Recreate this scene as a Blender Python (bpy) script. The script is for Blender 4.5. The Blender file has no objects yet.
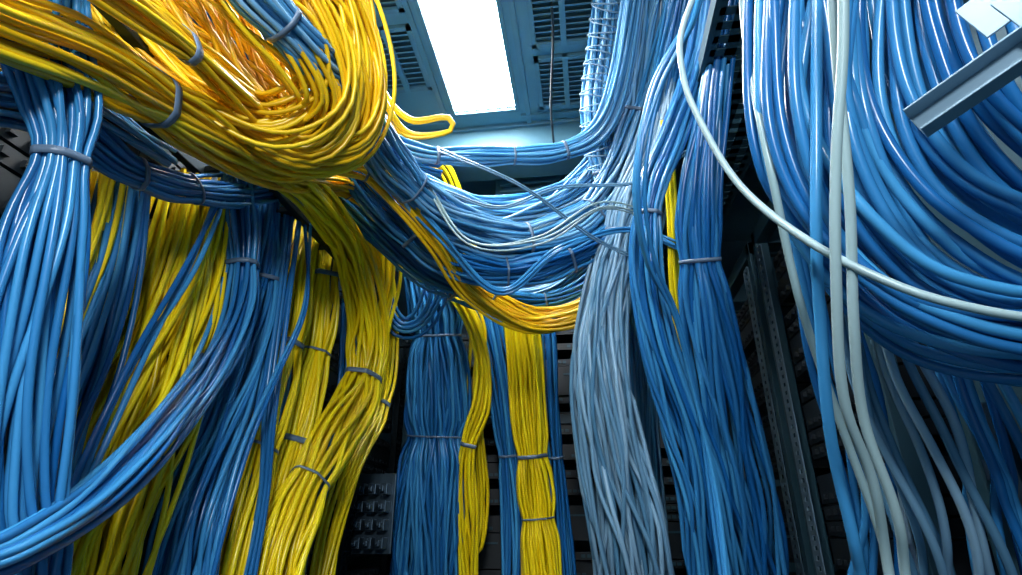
import bpy, math, numpy as np
from mathutils import Vector
CAM=np.array([0,0,1.3])
# Cable runs, mostly image pixels unprojected at chosen depths into room coordinates: "x y z halfwidth" in millimetres for every control point.
SPEC=[]
def S(name,mat,r,pts,n='L',ties=(),down=False,loose=.25,flat=.55,N=None):
    L=[tuple(float(v)/1000 for v in p.split()) for p in pts.split(',')]
    if down:
        x,y,z,w=L[-1]
        if z>.5: L.append((x,y,z*.5,w))
        L.append((x,y,.03,w))
    SPEC.append((name,mat,r,L,n,ties,loose,flat,N))
B='blue';Y='yellow';P='paleblue';G='grayblue';W='white';O='amber'
# ---- left rack wall
S('blue',B,.0055,"-780 479 2121 68,-780 539 1982 60,-760 583 1885 48,-750 602 1806 36,-750 625 1653 50,-750 656 1489 55,-750 692 1340 56,-750 735 1177 58",ties=(3,),down=True,loose=.35)
S('blue',B,.0055,"-850 495 1854 41,-850 589 1919 44,-860 701 1952 39,-870 828 1962 36,-880 988 2021 36,-900 1238 2179 45,-850 1506 2408 51,-658 1529 2508 48,-491 1697 2550 48",ties=(3.2,4.1,5.5))
S('blue',P,.0055,"-800 432 1942 26,-780 514 1937 29,-820 689 1982 28,-880 925 2057 31",loose=.5)
S('yellow',Y,.006,"-1000 885 2009 43,-1000 911 1831 45,-1000 918 1661 46,-1000 956 1477 41,-1000 1021 1255 40",down=True,loose=.35)
S('blue',B,.006,"-980 942 2021 44,-970 963 1832 42,-960 952 1630 47,-950 935 1473 51,-930 931 1259 50",down=True,loose=.35)
S('yellow',Y,.006,"-980 1160 2167 66,-970 1172 1934 72,-950 1134 1685 82,-940 1088 1477 90,-940 1066 1323 92,-940 1069 1188 92",down=True,loose=.35,flat=.4)
S('yellow',Y,.006,"-1000 1109 2104 51,-1000 1109 1801 61,-1000 1075 1559 64,-1000 1064 1254 64",down=True,loose=.3,flat=.4,N=20)
S('blue',B,.006,"-920 1199 2220 39,-900 1262 2003 43,-880 1256 1826 46,-850 1172 1645 44,-800 1005 1481 38,-740 826 1353 30,-680 662 1284 23,-660 563 1261 18",ties=(1.2,),loose=.3,flat=.9)
S('blue',B,.006,"-950 1406 2368 48,-930 1438 2028 60,-920 1409 1768 67,-910 1353 1540 68,-900 1285 1349 69,-900 1280 1168 69",ties=(1.1,),down=True,loose=.3,flat=.6)
S('blue',B,.006,"-950 1716 2725 32,-950 1641 2161 34,-940 1655 1877 39,-940 1657 1590 37,-930 1538 1284 32,-930 1540 1144 31",down=True,loose=.3)
S('yellow',Y,.0078,"-950 1779 2675 40,-930 1609 2182 51,-920 1587 1887 60,-910 1533 1626 58,-900 1488 1456 59,-900 1453 1285 65,-900 1442 1101 66",ties=(2.2,3.7),down=True,loose=.3,flat=.7)
S('yellow',Y,.0078,"-950 1643 2669 46,-930 1741 2375 52,-910 1760 2136 54,-910 1771 1914 55,-910 1730 1664 55,-910 1689 1447 60,-910 1662 1132 66",ties=(1.9,3.2,4.5),down=True,loose=.3,flat=.7)
S('yellow',Y,.0078,"-800 1155 2210 48,-780 1394 2233 58,-800 1739 2199 70,-820 1982 2019 78,-830 1990 1787 78,-830 1784 1545 75,-830 1639 1361 74,-840 1575 1141 73",ties=(3.75,5.6),down=True,loose=.35,flat=.7)
S('yellow',Y,.0078,"-840 1604 2411 35,-840 2047 2399 42,-860 2303 2131 45,-870 2311 1820 51,-880 2096 1515 52,-880 1951 1162 45",down=True,ties=(3,),loose=.3)
S('blue',B,.008,"-970 2118 2206 34,-970 2184 1796 41,-970 2031 1408 35,-970 2015 1098 33",down=True,loose=.3)
S('blue',B,.0065,"-900 1465 2404 26,-870 1447 2061 21,-850 1434 1631 22,-850 1475 1379 18,-850 1465 1109 17",down=True,loose=.3,N=5)
S('blue',B,.006,"-900 1130 2150 14,-880 1060 1850 18,-860 960 1600 22,-860 900 1350 20,-860 880 1150 20",down=True,loose=.8,N=3)
S('blue',B,.006,"-860 1480 2250 14,-830 1500 1950 18,-820 1400 1700 22,-820 1330 1450 20,-820 1300 1150 20",down=True,loose=.8,N=2)
# ---- yellow trunk and coils
S('yellow',O,.0058,"-740 380 1886 40,-740 454 1918 45,-750 603 1998 58,-760 819 2066 64,-770 1115 2164 56,-750 1457 2338 55,-650 1649 2361 53,-543 1809 2278 48,-387 1989 2165 46,-205 2104 2083 44,-7 2121 2105 44,126 2080 2239 44,209 2015 2539 45",ties=(2.6,5.2,6.5,8.2),loose=.35,flat=.8)
S('yellow',O,.0058,"-700 406 2022 34,-700 538 2074 40,-700 711 2129 45,-700 939 2182 54,-700 1219 2281 56,-618 1395 2322 46,-544 1507 2265 38,-472 1639 2185 33,-396 1852 2099 36,-202 2068 2040 35,32 2076 2094 35,149 2014 2271 35",ties=(2.0,4.9),loose=.4)
S('yellow',O,.0058,"-963 714 2518 97,-838 814 2403 104,-747 925 2277 93,-651 1029 2193 72,-563 1082 2225 60,-510 1045 2329 54,-530 962 2461 58,-582 852 2572 66",loose=.8)
S('yellow',O,.0055,"-758 716 2450 72,-645 788 2371 73,-572 887 2292 58,-555 978 2213 51,-633 1009 2145 42,-740 928 2171 45,-827 823 2233 56,-914 710 2291 61,-1002 615 2354 66",loose=.8)
S('yellow',O,.0055,"-719 803 2565 60,-560 883 2507 50,-500 987 2416 28,-508 1061 2294 23,-578 1125 2198 26,-720 1128 2146 31,-832 1008 2136 33,-943 818 2160 42,-991 626 2081 42,-1039 568 2073 40",loose=.5)
S('yellow',O,.0055,"-964 620 2354 39,-878 747 2217 40,-776 845 2150 38,-658 922 2135 40,-559 932 2217 41,-560 856 2317 48,-637 766 2373 51,-715 713 2470 51",loose=.9,N=14)
S('yellow',O,.006,"-658 1366 2753 7,-606 1427 2630 7,-530 1467 2563 10,-415 1477 2575 7,-409 1495 2535 7,-539 1482 2526 10,-597 1399 2571 10,-636 1293 2677 10",N=4,n='C',loose=.6)
# ---- blue sag
S('blue',P,.0065,"-665 652 2372 50,-605 732 2283 48,-563 877 2266 44,-559 1132 2314 53,-533 1410 2313 62,-415 1660 2281 65,-211 1828 2286 66,11 1893 2381 68,166 1889 2563 66,264 1797 2805 66,323 1606 3008 67,369 1411 3190 70",n='C',ties=(1.5,4.2,6.1,7.3,9),loose=.4,flat=.8)
S('blue',P,.0065,"-800 1415 2599 30,-656 1512 2545 34,-501 1599 2519 35,-270 1714 2580 37,-50 1778 2625 38,104 1766 2701 38,194 1648 2872 37,272 1398 3190 35",n='C',ties=(2.1,3.2,4.1),loose=.15,flat=1)
S('blue',B,.0065,"-723 1457 2401 52,-618 1623 2303 62,-485 1741 2199 63,-285 1838 2165 61,-70 1897 2221 59,129 1924 2347 57,263 1863 2527 53,335 1711 2770 48,400 1500 3023 42,446 1421 3190 42",n='C',ties=(1.5,3.1,4.2,5.2),loose=.35,flat=.9)
S('blue',B,.0065,"-822 1605 2409 49,-689 1782 2295 55,-538 1954 2200 54,-286 2116 2156 49,-45 2186 2197 50,135 2152 2330 50,257 2022 2539 57,314 1900 2836 57",n='C',ties=(2.2,3.5),loose=.3,flat=.9)
S('blue',P,.0065,"-992 1534 2770 52,-821 1730 2627 62,-625 1896 2557 65,-321 2057 2534 59,-24 2105 2639 60,157 2052 2817 60,245 1904 3058 59",n='C',loose=.5,flat=.9)
S('blue',P,.007,"-864 2116 2485 53,-679 2288 2398 64,-428 2451 2353 67,-95 2473 2405 57,122 2337 2532 64,289 2128 2808 62",n='C',loose=.5)
S('gray',G,.0035,"-449 1569 2354 7,-253 1619 2299 7,-52 1662 2388 10,227 1733 2435 7,407 1712 2539 7",n='C',N=2)
S('gray',W,.0035,"-484 1508 2356 10,-339 1561 2153 10,-122 1628 2192 16,79 1659 2308 10,256 1784 2329 7",n='C',N=3,loose=.8)
S('gray',G,.0035,"-454 1556 2508 7,-183 1597 2369 7,42 1739 2240 10,213 1841 2183 7",n='C',N=2)
S('blue',B,.005,"-639 1407 2415 13,-444 1579 2207 16,-275 1772 2067 17,-63 1745 2193 17,183 1795 2280 14,369 1758 2170 10",n='C',N=4,loose=.9)
S('blue',B,.008,"-684 2096 2586 44,-608 2194 2384 44,-685 2272 2182 44,-796 2275 2141 44,-854 2205 2283 35,-820 2121 2485 35",n='C',loose=.3)
S('yellow',Y,.008,"-837 1928 2670 42,-794 2019 2476 38,-788 2104 2282 34,-837 2182 2088 34,-886 2294 1817 42,-1011 2339 1424 40",n='C',loose=.3)
S('yellow',Y,.008,"-773 2218 3034 30,-638 2313 2982 35,-579 2449 2815 36,-551 2601 2603 36,-483 2782 2334 42",n='C',loose=.3)
# ---- back of the aisle
S('blue',B,.0085,"-792 2503 2627 102,-733 2615 2339 132,-728 2687 2098 151,-743 2775 1767 158,-767 2840 1358 162,-790 2912 936 165",n='C',ties=(1.5,3.1),down=True,loose=.15,flat=.6)
S('yellow',Y,.0085,"-688 2494 2477 40,-553 2554 2281 39,-482 2623 2070 39,-497 2677 1864 43,-571 2733 1663 43,-587 2810 1357 51,-579 2882 943 49",n='C',ties=(3.9,),down=True,loose=.3)
S('yellow',Y,.0085,"-633 2585 2487 36,-527 2683 2246 41,-557 2771 1960 35,-533 2842 1677 35,-519 2900 1448 34,-548 2923 1236 38,-622 2898 1271 33,-620 2847 1538 34",n='C',loose=.3)
S('blue',B,.0085,"-535 2690 2528 53,-457 2800 2174 62,-416 2921 1784 61,-395 2999 1360 64,-399 3022 929 61",n='C',ties=(2.3,),down=True,loose=.15)
S('yellow',Y,.0085,"-335 2671 2507 73,-304 2782 2188 87,-294 2886 1776 90,-268 2961 1359 97,-241 2985 936 92",n='C',ties=(2.3,3.0),down=True,loose=.12,flat=.6)
S('blue',B,.0085,"-184 2737 2528 48,-174 2838 2174 42,-173 2954 1784 41,-151 3032 1360 44,-130 3058 929 42",n='C',ties=(2.3,),down=True,loose=.15)
# ---- right centre
S('gray',G,.0078,"393 1448 3190 58,365 1656 2906 62,301 1766 2634 76,176 1868 2363 81,85 1927 2073 94,51 1989 1795 113,76 2053 1531 130,113 2113 1279 140,135 2250 972 154",n='R',ties=(3.2,),down=True,loose=.3,flat=.6)
S('blue',B,.0078,"513 1226 2930 30,472 1378 2695 40,430 1459 2497 52,381 1551 2271 68,369 1638 2067 74,391 1750 1818 89,426 1865 1564 102,463 1981 1309 111,491 2121 998 123",n='R',ties=(4,),down=True,loose=.25,flat=.6)
S('blue',B,.0068,"484 1324 3073 33,426 1460 2745 39,323 1510 2473 44,234 1531 2271 46,201 1586 2060 48,222 1667 1831 54,280 1770 1611 66,336 1874 1391 78,364 2045 1007 90",n='R',ties=(3.3,),down=True,loose=.35,flat=.7)
S('yellow',Y,.008,"318 1617 2602 14,323 1756 2287 14,319 1865 2035 17,352 2007 1720 17,368 2147 1405 17",n='R',down=True,N=5)
S('blue',B,.006,"367 1148 2686 11,324 1149 2544 11,222 1210 2374 13,165 1297 2156 13,192 1431 1984 11,271 1566 1826 8,333 1743 1438 11",n='R',N=4,loose=.8,down=True)
S('blue',P,.0068,"187 1489 3190 61,148 1673 3054 62,102 1815 2839 59,119 1955 2650 57,179 2060 2427 57,204 2177 2167 57,215 2341 1795 73,212 2665 1052 81",n='C',ties=(3,4),down=True,loose=.15,flat=.9)
# ---- right foreground
S('blue',B,.009,"438 725 2291 77,410 777 2113 72,398 821 1934 70,432 856 1788 68,499 874 1667 65,583 880 1604 63,691 887 1570 61",n='R',loose=.45,flat=.8)
S('blue',B,.009,"559 708 2241 54,545 758 2071 49,548 794 1916 51,585 818 1797 52,649 827 1718 53,718 833 1675 55",n='R',loose=.45,flat=.8)
S('blue',B,.009,"577 644 2142 39,574 683 2002 38,589 708 1873 37,642 732 1783 36,696 744 1722 35",n='R',loose=.35,flat=.8)
S('blue',B,.009,"409 803 2354 27,402 896 2141 27,407 957 1951 27,460 1013 1764 30,554 1030 1628 28,656 1016 1566 27,795 1013 1540 26",n='R',loose=.45)
S('gray',G,.0085,"543 1123 1789 49,592 1211 1603 69,637 1250 1451 91,684 1306 1288 107,721 1388 1110 116",n='R',down=True,loose=.3,flat=.3,N=8)
S('blue',B,.0085,"672 1102 1750 58,715 1166 1568 76,751 1208 1407 74,780 1280 1255 74",n='R',down=True,loose=.3,flat=.3,N=8)
S('blue',B,.009,"508 1191 2000 32,560 1326 1706 46,605 1415 1517 60,629 1501 1328 73,637 1612 1076 82",n='R',down=True,loose=.4,flat=.3,N=6)
S('blue',B,.009,"433 691 2241 3,362 783 1758 3,361 861 1579 3,367 927 1428 3,392 991 1291 4,416 1054 1153 4",n='R',down=True,N=1)
S('white',W,.0072,"368 542 2033 4,360 604 1890 4,341 664 1746 4,333 726 1603 4,344 810 1464 4,388 885 1355 5,416 972 1166 5",n='R',down=True,N=1)
S('white',W,.0072,"378 584 2093 4,374 655 1904 4,376 724 1720 4,373 790 1569 4,389 867 1446 4,429 929 1317 6,448 999 1162 6",n='R',down=True,N=1)
S('white',W,.007,"324 743 2340 6,327 833 2137 6,322 837 1873 5,359 936 1658 5,415 1024 1474 5,474 1112 1290 7,499 1182 1136 7",n='R',down=True,N=1)
S('white',W,.006,"330 800 2420 4,268 830 2300 4,222 855 2190 4,217 866 2100 4,230 866 2010 4,274 845 1839 3,332 776 1689 3,413 739 1597 3,487 723 1555 2,579 723 1532 4",n='R',N=1)
NRM={'L':(.8,-.55,-.1),'C':(.1,-1,-.25),'R':(-.65,-.75,-.1)}

# ================= materials
def mat(name,c1,c2=None,rough=.4,metal=0,coat=0,attr=False,scale=30,emis=0):
    m=bpy.data.materials.new(name);m.use_nodes=True
    nt=m.node_tree;b=nt.nodes['Principled BSDF']
    c2=c2 or tuple(v*.75 for v in c1)
    mx=nt.nodes.new('ShaderNodeMix');mx.data_type='RGBA'
    mx.inputs[6].default_value=(*c1,1);mx.inputs[7].default_value=(*c2,1)
    if attr:
        a=nt.nodes.new('ShaderNodeAttribute');a.attribute_name='tint';nt.links.new(a.outputs['Fac'],mx.inputs[0])
    else:
        t=nt.nodes.new('ShaderNodeTexCoord');n=nt.nodes.new('ShaderNodeTexNoise');n.inputs['Scale'].default_value=scale;n.inputs['Detail'].default_value=4
        nt.links.new(t.outputs['Object'],n.inputs['Vector']);nt.links.new(n.outputs['Fac'],mx.inputs[0])
    nt.links.new(mx.outputs[2],b.inputs['Base Color'])
    b.inputs['Roughness'].default_value=rough;b.inputs['Metallic'].default_value=metal
    b.inputs['Coat Weight'].default_value=coat
    if emis:
        b.inputs['Emission Color'].default_value=(*c1,1);b.inputs['Emission Strength'].default_value=emis
    return m
M={
 'blue':mat('blue_pvc',(.006,.10,.31),(.05,.28,.56),.24,attr=True),
 'paleblue':mat('pale_blue_pvc',(.04,.24,.48),(.24,.48,.70),.24,attr=True),
 'grayblue':mat('gray_blue_pvc',(.07,.19,.31),(.26,.42,.56),.26,attr=True),
 'white':mat('off_white_pvc',(.24,.36,.38),(.32,.44,.46),.3,attr=True),
 'yellow':mat('yellow_pvc',(.80,.56,.002),(.98,.78,.01),.28,attr=True),
 'amber':mat('amber_pvc',(.80,.44,.003),(1.0,.68,.015),.28,attr=True),
 'tie':mat('tie_plastic',(.07,.11,.17),(.15,.22,.32),.4),
 'steel':mat('dark_steel',(.012,.022,.03),(.02,.035,.045),.4,.6),
 'panel':mat('teal_panel',(.018,.06,.085),(.026,.078,.11),.5,.2,scale=4),
 'ceil':mat('ceiling_paint',(.06,.17,.235),(.08,.21,.28),.6,scale=3),
 'trim':mat('trim_paint',(.05,.145,.20),(.07,.18,.24),.5),
 'bracket':mat('gray_painted_metal',(.15,.25,.33),(.19,.29,.37),.4,.3),
 'zinc':mat('zinc',(.04,.07,.10),(.08,.12,.16),.35,.7),
 'lamp':mat('lamp_diffuser',(.92,.97,1),(.92,.97,1),.5,emis=58),
 'dark':mat('black_plastic',(.004,.008,.012),(.008,.014,.02),.5),
}
def link(o):bpy.context.scene.collection.objects.link(o);return o
def meshobj(name,V,Fc,m,tint=None,smooth=True,parent=None):
    me=bpy.data.meshes.new(name)
    V=np.asarray(V,dtype=np.float32);Fc=np.asarray(Fc,dtype=np.int32)
    me.vertices.add(len(V));me.vertices.foreach_set('co',V.ravel())
    me.loops.add(Fc.size);me.loops.foreach_set('vertex_index',Fc.ravel())
    me.polygons.add(len(Fc));me.polygons.foreach_set('loop_start',np.arange(0,Fc.size,Fc.shape[1],dtype=np.int32))
    me.update(calc_edges=True)
    me.polygons.foreach_set('use_smooth',[smooth]*len(Fc))
    if tint is not None:
        a=me.attributes.new('tint','FLOAT','POINT');a.data.foreach_set('value',np.asarray(tint,dtype=np.float32))
    me.materials.append(m);me.update()
    o=link(bpy.data.objects.new(name,me))
    if parent:o.parent=parent
    return o
def spline(L,n):
    P=np.array(L);P=np.vstack([2*P[0]-P[1],P,2*P[-1]-P[-2]])
    K=len(L)-1;out=[];us=[]
    for i in range(K):
        p0,p1,p2,p3=P[i:i+4]
        m=24;t=np.linspace(0,1,m,endpoint=False)[:,None]
        out.append(.5*((2*p1)+(-p0+p2)*t+(2*p0-5*p1+4*p2-p3)*t**2+(-p0+3*p1-3*p2+p3)*t**3));us.append(i+t[:,0])
    out.append(P[-2][None]);us.append([K])
    C=np.vstack(out);u=np.concatenate(us)
    s=np.concatenate([[0],np.cumsum(np.linalg.norm(np.diff(C[:,:3],axis=0),axis=1))])
    ss=np.linspace(0,s[-1],n)
    Q=np.stack([np.interp(ss,s,C[:,k]) for k in range(4)],1)
    return Q,np.interp(ss,s,u),ss
def norm(a):return a/(np.linalg.norm(a,axis=-1,keepdims=True)+1e-9)
rng=np.random.default_rng(7)
def tubes(C,rad,sides,hint):
    S_,n,_=C.shape
    T=norm(np.gradient(C,axis=1))
    A=norm(np.cross(T,hint));Bn=np.cross(A,T)
    ang=np.linspace(0,2*np.pi,sides,endpoint=False)
    V=C[:,:,None,:]+rad*(np.cos(ang)[None,None,:,None]*A[:,:,None,:]+np.sin(ang)[None,None,:,None]*Bn[:,:,None,:])
    idx=np.arange(S_*n*sides).reshape(S_,n,sides)
    a=idx[:,:-1,:];b=np.roll(a,-1,2);c=idx[:,1:,:];d=np.roll(c,-1,2)
    Fc=np.stack([a,b,d,c],-1).reshape(-1,4)
    return V.reshape(-1,3),Fc
def bundle(name,mk,r,L,nk,ties,loose,flat,N):
    hint=norm(np.array(NRM[nk]))
    length=sum(math.dist(L[i][:3],L[i+1][:3]) for i in range(len(L)-1))
    n=int(min(130,max(30,length/.022)))
    Q,u,ss=spline(L,n)
    C=Q[:,:3];w=np.maximum(Q[:,3],r)
    T=norm(np.gradient(C,axis=0));lat=norm(np.cross(T,hint));nn=np.cross(lat,T)
    wm=w.mean()
    if N is None:N=int(min(110,max(5,.62*wm*wm*flat/(r*r))))
    i=np.arange(N);rr=np.sqrt((i+.5)/N);an=i*2.39996+rng.random()*6
    x0=rr*np.cos(an);y0=rr*np.sin(an)
    f1=rng.uniform(.6,1.8,(2,N));p1=rng.uniform(0,6.28,(2,N));f2=rng.uniform(2,4,(2,N));p2=rng.uniform(0,6.28,(2,N))
    s=ss[None,:]
    amp=loose
    dx=amp*(np.sin(f1[0][:,None]*s*3+p1[0][:,None])+.35*np.sin(f2[0][:,None]*s*3+p2[0][:,None]))
    dy=amp*(np.sin(f1[1][:,None]*s*3+p1[1][:,None])+.35*np.sin(f2[1][:,None]*s*3+p2[1][:,None]))
    tw=rng.uniform(-.5,.5)*s
    X=x0[:,None]*np.cos(tw)-y0[:,None]*np.sin(tw)+dx;Yy=x0[:,None]*np.sin(tw)+y0[:,None]*np.cos(tw)+dy
    sq=np.ones(n)
    for t in ties:
        st=np.interp(t,u,ss);sq-= .2*np.exp(-((ss-st)/.06)**2)
    mag=np.sqrt(X*X+Yy*Yy)
    mxl=1.05 if len(ties) else (1.35 if loose<.6 else 1.9)
    lim=np.where(mag>mxl,mxl/mag,1)
    X*=lim;Yy*=lim
    CC=C[None]+(X*(w*sq)[None])[:,:,None]*lat[None]+(Yy*(w*sq*flat)[None])[:,:,None]*nn[None]
    near=np.linalg.norm(C.mean(0)-CAM)<1.3
    sides=8 if near else 6
    V,Fc=tubes(CC,r,sides,hint+np.array([.013,.021,.017]))
    base=rng.random(N)**1.3
    tint=np.repeat(base,n*sides)
    nm={'blue':'blue_cable_bundle','yellow':'yellow_cable_bundle','gray':'gray_cable_bundle','white':'white_cable'}[name]
    if N==1 and name=='blue':nm='blue_cable'
    o=meshobj(nm,V,Fc,M[mk],tint)
    for k,t in enumerate(ties):
        j=int(np.argmin(abs(u-t)))
        if j<1 or j>n-2:continue
        a=np.linspace(0,2*np.pi,36,endpoint=False)
        xs=X[:,j]*w[j]*sq[j];ys=Yy[:,j]*w[j]*sq[j]*flat
        cx=(xs.max()+xs.min())/2;cy=(ys.max()+ys.min())/2
        hw=(.009 if name=='yellow' else .006) if (k%2==0) else .004
        cen=C[j]+lat[j]*cx+nn[j]*cy
        dirs=np.stack([np.cos(a),np.sin(a)],1)
        sup=(dirs@np.stack([xs-cx,ys-cy])).max(1)
        ds=(np.roll(sup,-1)-np.roll(sup,1))/(2*(a[1]-a[0]))
        sup=sup+r
        px_=sup*np.cos(a)-ds*np.sin(a);py_=sup*np.sin(a)+ds*np.cos(a)
        rings=[]
        for off,e in((-hw,0),(-hw,.002),(hw,.002),(hw,0)):
            rings.append(cen+T[j]*off+(px_+e*np.cos(a))[:,None]*lat[j]+(py_+e*np.sin(a))[:,None]*nn[j])
        VV=np.concatenate(rings);ix=np.arange(4*36).reshape(4,36)
        ff=[]
        for q in range(4):
            A_=ix[q];B_=ix[(q+1)%4];ff.append(np.stack([A_,np.roll(A_,-1),np.roll(B_,-1),B_],-1))
        meshobj('cable_tie_%d'%(k+1),VV,np.concatenate(ff),M['tie'],parent=o)
    return o
for b in SPEC:
    o=bundle(*b)
    if b[3][0][:3]==(.187,1.489,3.19):vert=o
# spiral wrap sleeve around the vertical riser bundle
Q,u,ss=spline([(.187,1.489,3.19,.061),(.148,1.673,3.054,.062),(.102,1.815,2.839,.059),(.119,1.955,2.650,.057)],420)
T=norm(np.gradient(Q[:,:3],axis=0));A_=norm(np.cross(T,np.array([.1,-1,-.25])));B_=np.cross(A_,T)
for sg,nm in((1,'spiral_wrap_1'),(-1,'spiral_wrap_2')):
    phi=sg*ss/.055*2*np.pi
    rad=Q[:,3]*1.08+.006
    cen=Q[:,:3]+rad[:,None]*(np.cos(phi)[:,None]*A_+np.sin(phi)[:,None]*B_)
    V,Fc=tubes(cen[None],.0032,6,np.array([.3,.5,.8]))
    meshobj(nm,V,Fc,M['bracket'],parent=vert)

class Bx:
    def __init__(s):s.V=[];s.F=[]
    def add(s,c,d,ax=None):
        c=np.array(c,float);d=np.array(d,float)/2
        E=np.eye(3) if ax is None else np.array(ax)
        k=len(s.V)
        for z in(-1,1):
            for y in(-1,1):
                for x in(-1,1):s.V.append(c+E[0]*x*d[0]+E[1]*y*d[1]+E[2]*z*d[2])
        for f in((0,2,3,1),(4,5,7,6),(0,1,5,4),(2,6,7,3),(0,4,6,2),(1,3,7,5)):s.F.append([k+q for q in f])
        return s
    def mm(s,lo,hi):
        lo=np.array(lo,float);hi=np.array(hi,float);return s.add((lo+hi)/2,hi-lo)
    def make(s,name,m,parent=None,bev=0):
        o=meshobj(name,s.V,s.F,m,smooth=False,parent=parent)
        if bev:
            b=o.modifiers.new('b','BEVEL');b.width=bev;b.segments=2
        return o
CZ=3.2
Bx().mm((-1.5,-1.6,-.05),(1.5,3.8,0)).make('floor',M['panel'])
c=Bx()
lx0,lx1,ly0,ly1=-.565,-.268,.95,2.17
c.mm((-1.5,-1.6,CZ),(lx0,3.8,CZ+.06));c.mm((lx1,-1.6,CZ),(1.5,3.8,CZ+.06));c.mm((lx0,ly1,CZ),(lx1,3.8,CZ+.06))
c.mm((lx0,.25,CZ),(lx1,ly0,CZ+.06));c.mm((lx0,-1.6,CZ),(lx1,-1.02,CZ+.06));c.make('ceiling',M['ceil'])
Bx().mm((-1.5,-1.6,0),(-1.45,3.8,CZ)).make('wall_left',M['panel'])
Bx().mm((1.45,-1.6,0),(1.5,3.8,CZ)).make('wall_right',M['panel'])
Bx().mm((-1.5,3.75,0),(1.5,3.8,CZ)).make('wall_back',M['panel'])
def lamp(y0,y1):
    f=Bx();t=.018
    f.mm((lx0-t,y0-t,CZ-.012),(lx0,y1+t,CZ+.05));f.mm((lx1,y0-t,CZ-.012),(lx1+t,y1+t,CZ+.05))
    f.mm((lx0,y0-t,CZ-.012),(lx1,y0,CZ+.05));f.mm((lx0,y1,CZ-.012),(lx1,y1+t,CZ+.05))
    o=f.make('ceiling_light',M['trim'])
    Bx().mm((lx0,y0,CZ+.01),(lx1,y1,CZ+.03)).make('diffuser',M['lamp'],o)
lamp(ly0,ly1);lamp(-1.02,.25)
tr=Bx()
for x in(-1.0,-.62,-.21,.2,.65):tr.mm((x-.012,-1.5,CZ-.012),(x+.012,2.28,CZ))
for y in(.6,2.23):tr.mm((-1.4,y-.012,CZ-.014),(lx0-.02,y+.012,CZ));tr.mm((lx1+.02,y-.012,CZ-.014),(1.4,y+.012,CZ))
tr.make('trim_1',M['trim'])
def grille(x0,x1,y0,y1):
    g=Bx();t=.02
    g.mm((x0,y0,CZ-.02),(x1,y0+t,CZ));g.mm((x0,y1-t,CZ-.02),(x1,y1,CZ));g.mm((x0,y0,CZ-.02),(x0+t,y1,CZ));g.mm((x1-t,y0,CZ-.02),(x1,y1,CZ))
    o=g.make('ceiling_vent',M['trim'])
    Bx().mm((x0,y0,CZ-.003),(x1,y1,CZ-.001)).make('backing',M['panel'],o)
    s=Bx();n=int((y1-y0)/.028)
    for i in range(n):
        y=y0+(i+.5)*(y1-y0)/n
        a=.6;s.add(((x0+x1)/2,y,CZ-.011),(x1-x0-t,.02,.002),((1,0,0),(0,math.cos(a),math.sin(a)),(0,-math.sin(a),math.cos(a))))
    s.mm(((x0+x1)/2-.012,y0,CZ-.022),((x0+x1)/2+.012,y1,CZ-.004))
    s.make('slats',M['ceil'],o)
grille(-.86,-.63,1.62,1.98);grille(-.86,-.63,1.2,1.55);grille(-.15,.12,1.45,1.8);grille(-.15,.12,1.86,2.18)
bm=Bx();bm.mm((-1.4,2.3,CZ-.16),(1.4,2.5,CZ));bm.mm((-1.4,2.28,CZ-.17),(1.4,2.52,CZ-.15));bm.mm((-1.4,2.28,CZ-.02),(1.4,2.3,CZ));bm.make('ceiling_beam',M['trim'],bev=.004)
d=Bx();d.mm((-.45,2.7,CZ-.4),(-.05,3.2,CZ));d.mm((-.5,2.68,CZ-.42),(0,3.22,CZ-.38))
for i in range(6):d.mm((-.42,2.67,CZ-.33+i*.045),(-.08,2.7,CZ-.31+i*.045))
d.make('air_duct',M['trim'],bev=.004)
def perf(b,p0,up,side,L,wd,th,hole=.5,pitch=.03,cols=1):
    p0=np.array(p0,float);up=np.array(up,float);side=np.array(side,float);nn=np.cross(up,side)
    n=int(L/pitch);cw=wd/cols
    for j in range(cols+1):
        b.add(p0+side*(j*cw)+up*L/2,(cw*(1-hole),th,L),(side,nn,up))
    for i in range(n+1):
        b.add(p0+side*wd/2+up*(i*pitch),(wd,th,pitch*(1-hole)),(side,nn,up))
def rack(name,x,sx,y0,y1,z1=2.45):
    b=Bx()
    for y in(y0,y1):
        b.mm((min(x,x+sx*.05),y-.02,0),(max(x,x+sx*.05),y+.02,z1))
        b.mm((min(x+sx*.35,x+sx*.38),y-.02,0),(max(x+sx*.35,x+sx*.38),y+.02,z1))
        for z in(.04,z1-.03):b.mm((min(x,x+sx*.38),y-.02,z-.03),(max(x,x+sx*.38),y+.02,z+.03))
    for z in(.04,z1-.03):b.mm((min(x,x+sx*.05),y0,z-.03),(max(x,x+sx*.05),y1,z+.03))
    o=b.make(name,M['panel'] if sx>0 else M['steel'],bev=.003)
    p=Bx()
    for y in(y0+.03,y1-.08):perf(p,(x-sx*.004,y,.1),(0,0,1),(0,1,0),z1-.2,.05,.003,.5,.03,1)
    p.make('perforated_rails',M['bracket'] if sx>0 else M['steel'],o)
    e=Bx();z=.3;k=0
    while z<z1-.2:
        h=.044 if k%3 else .09
        e.mm((min(x+sx*.03,x+sx*.35),y0+.09,z),(max(x+sx*.03,x+sx*.35),y1-.09,z+h-.004));
        for q in range(10):
            yy=y0+.12+q*(y1-y0-.26)/9
            e.mm((min(x+sx*.03,x+sx*.018),yy-.009,z+.012),(max(x+sx*.03,x+sx*.018),yy+.009,z+.028))
        z+=h+ (.05 if k%4==3 else .004);k+=1
    e.make('patch_panels',M['dark'],o)
    return o
rack('equipment_rack',-1.06,-1,.25,.95);rack('equipment_rack',-1.06,-1,1.0,1.7);rack('equipment_rack',-1.06,-1,1.75,2.45);rack('equipment_rack',-1.06,-1,2.5,3.2)
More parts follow.
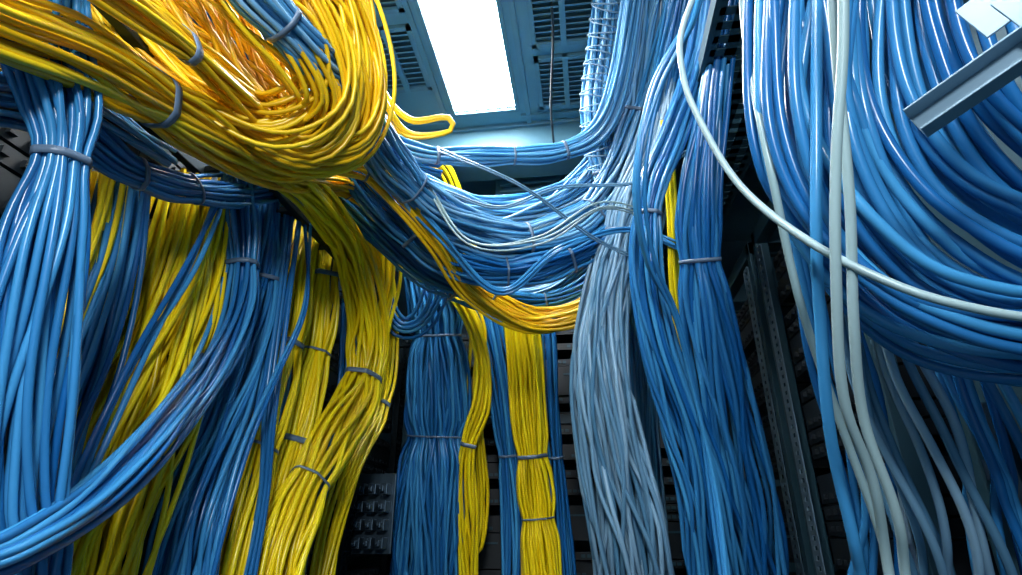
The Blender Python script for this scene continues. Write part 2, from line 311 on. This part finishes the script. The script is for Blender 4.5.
rack('equipment_rack',.72,1,2.3,3.0);rack('equipment_rack',.72,1,1.5,2.2)
cb=Bx();cb.mm((.86,.2,0),(1.3,1.46,2.6));cb.mm((.84,.2,0),(.86,.25,2.6));cb.mm((.84,.8,0),(.86,.86,2.6));cb.mm((.84,1.41,0),(.86,1.46,2.6))
for z in(.02,.9,1.7,2.54):cb.mm((.84,.2,z),(.86,1.46,z+.06))
co=cb.make('server_cabinet',M['panel'],bev=.004)
h=Bx();h.mm((.815,1.3,1.3),(.84,1.34,1.55));h.mm((.81,1.29,1.4),(.82,1.35,1.44));h.make('door_handle',M['zinc'],co)
b=Bx()
for x in(-.95,-.42,.1,.6):b.mm((x-.02,3.3,0),(x+.02,3.36,2.7))
for z in(.05,1.0,1.9,2.67):b.mm((-.95,3.3,z-.025),(.6,3.36,z+.025))
eo=b.make('network_rack',M['steel'],bev=.003)
p=Bx()
for x in(-.92,-.39,.13):perf(p,(x,3.295,.1),(0,0,1),(1,0,0),2.5,.05,.003,.5,.035,1)
p.make('perforated_rails',M['panel'],eo)
e=Bx();e2=Bx();rr=np.random.default_rng(3)
for x0 in(-.86,-.33,.19):
    z=.3
    while z<2.5:
        hh=rr.choice([.045,.045,.09,.18]);dy=rr.uniform(0,.05)
        e.mm((x0,3.32+dy,z),(x0+.36,3.6,z+hh-.006))
        if hh<.1:
            for k in range(11):
                if rr.random()<.7:e2.mm((x0+.02+k*.03,3.313+dy,z+.012),(x0+.04+k*.03,3.32+dy,z+.028))
        else:
            e2.mm((x0+.02,3.313+dy,z+.03),(x0+.16,3.32+dy,z+.04));e2.mm((x0+.2,3.313+dy,z+.12),(x0+.34,3.32+dy,z+.13))
        z+=hh+rr.choice([0,0,.05])
e.make('switch_units',M['dark'],eo);e2.make('ports',M['panel'],eo)
t=Bx();perf(t,(.42,.7,2.62),(0,1,0),(1,0,0),2.2,.24,.004,.45,.05,4)
t.mm((.41,.7,2.62),(.415,2.9,2.69));t.mm((.675,.7,2.62),(.68,2.9,2.69))
to=t.make('cable_tray',M['panel'])
t=Bx()
for y in(.9,1.7,2.5):
    for x in(.415,.675):t.mm((x-.005,y-.005,2.62),(x+.005,y+.005,CZ))
t.make('hanger_rods',M['zinc'],to)
t=Bx()
for x in(-1.02,-.86):t.mm((x-.012,-.3,2.2),(x+.012,2.9,2.24))
for i in range(14):t.mm((-1.02,-.2+i*.23,2.21),(-.86,-.17+i*.23,2.23))
t.make('cable_ladder',M['steel'],bev=.002)
q0=np.array([.435,.644,1.772]);q1=np.array([.567,.528,1.824])
ax=norm(q1-q0);s2=norm(np.cross(ax,np.array([0,0,1.])));u2=np.cross(s2,ax)
Lb=np.linalg.norm(q1-q0);b=Bx();cc=(q0+q1)/2
b.add(cc,(Lb,.003,.036),(ax,s2,u2));b.add(cc+u2*.018+s2*.012,(Lb,.026,.003),(ax,s2,u2));b.add(cc-u2*.018+s2*.012,(Lb,.026,.003),(ax,s2,u2))
b.add(cc+ax*.05+u2*.065+s2*.02,(.07,.003,.06),(ax,s2,u2));b.add(cc+ax*.05+u2*.04+s2*.022,(.02,.003,.06),(ax,s2,u2))
b.make('support_bracket',M['bracket'],bev=.001)
q=np.array([-.92,2.46,1.38])
b=Bx();b.mm((q[0]-.09,q[1]+.05,q[2]-.16),(q[0]+.08,q[1]+.06,q[2]+.16))
for i in range(4):
    for j in range(3):
        x=q[0]-.07+j*.05;z=q[2]-.14+i*.07
        b.mm((x,q[1]-.01,z),(x+.034,q[1]+.05,z+.045));b.mm((x+.008,q[1]-.035,z+.01),(x+.026,q[1]-.01,z+.033));b.mm((x+.013,q[1]-.05,z+.017),(x+.021,q[1]-.035,z+.025))
b.make('terminal_block',M['zinc'],bev=.003)
Q,u,ss=spline([(-.053,1.591,3.2,1),(-.058,1.72,3.133,1),(-.084,1.91,2.941,1),(-.078,2.08,2.808,1)],30)
V,Fc=tubes(Q[None,:,:3],.005,8,np.array([0,-1,.1]));meshobj('black_cable',V,Fc,M['dark'])
w=bpy.data.worlds.new('World');bpy.context.scene.world=w;w.use_nodes=True
w.node_tree.nodes['Background'].inputs[0].default_value=(.5,.76,1,1);w.node_tree.nodes['Background'].inputs[1].default_value=.4
def area(name,loc,tgt,sz,pw,col):
    l=bpy.data.lights.new(name,'AREA');l.size=sz;l.energy=pw;l.color=col
    o=link(bpy.data.objects.new(name,l));o.location=loc
    o.rotation_euler=(Vector(tgt)-Vector(loc)).to_track_quat('-Z','Y').to_euler()
area('added_fill_light',(.1,-.9,2.3),(-.2,2.0,1.5),.3,34,(.9,.96,1))  # unseen fill lamp added behind the camera to brighten the cables
cam=bpy.data.cameras.new('Camera');co=link(bpy.data.objects.new('Camera',cam));cam.sensor_width=36;cam.lens=20;cam.clip_start=.02
co.location=CAM;co.rotation_euler=(math.radians(113.4),0,math.radians(7.6));bpy.context.scene.camera=co
bpy.context.scene.view_settings.view_transform='Standard'
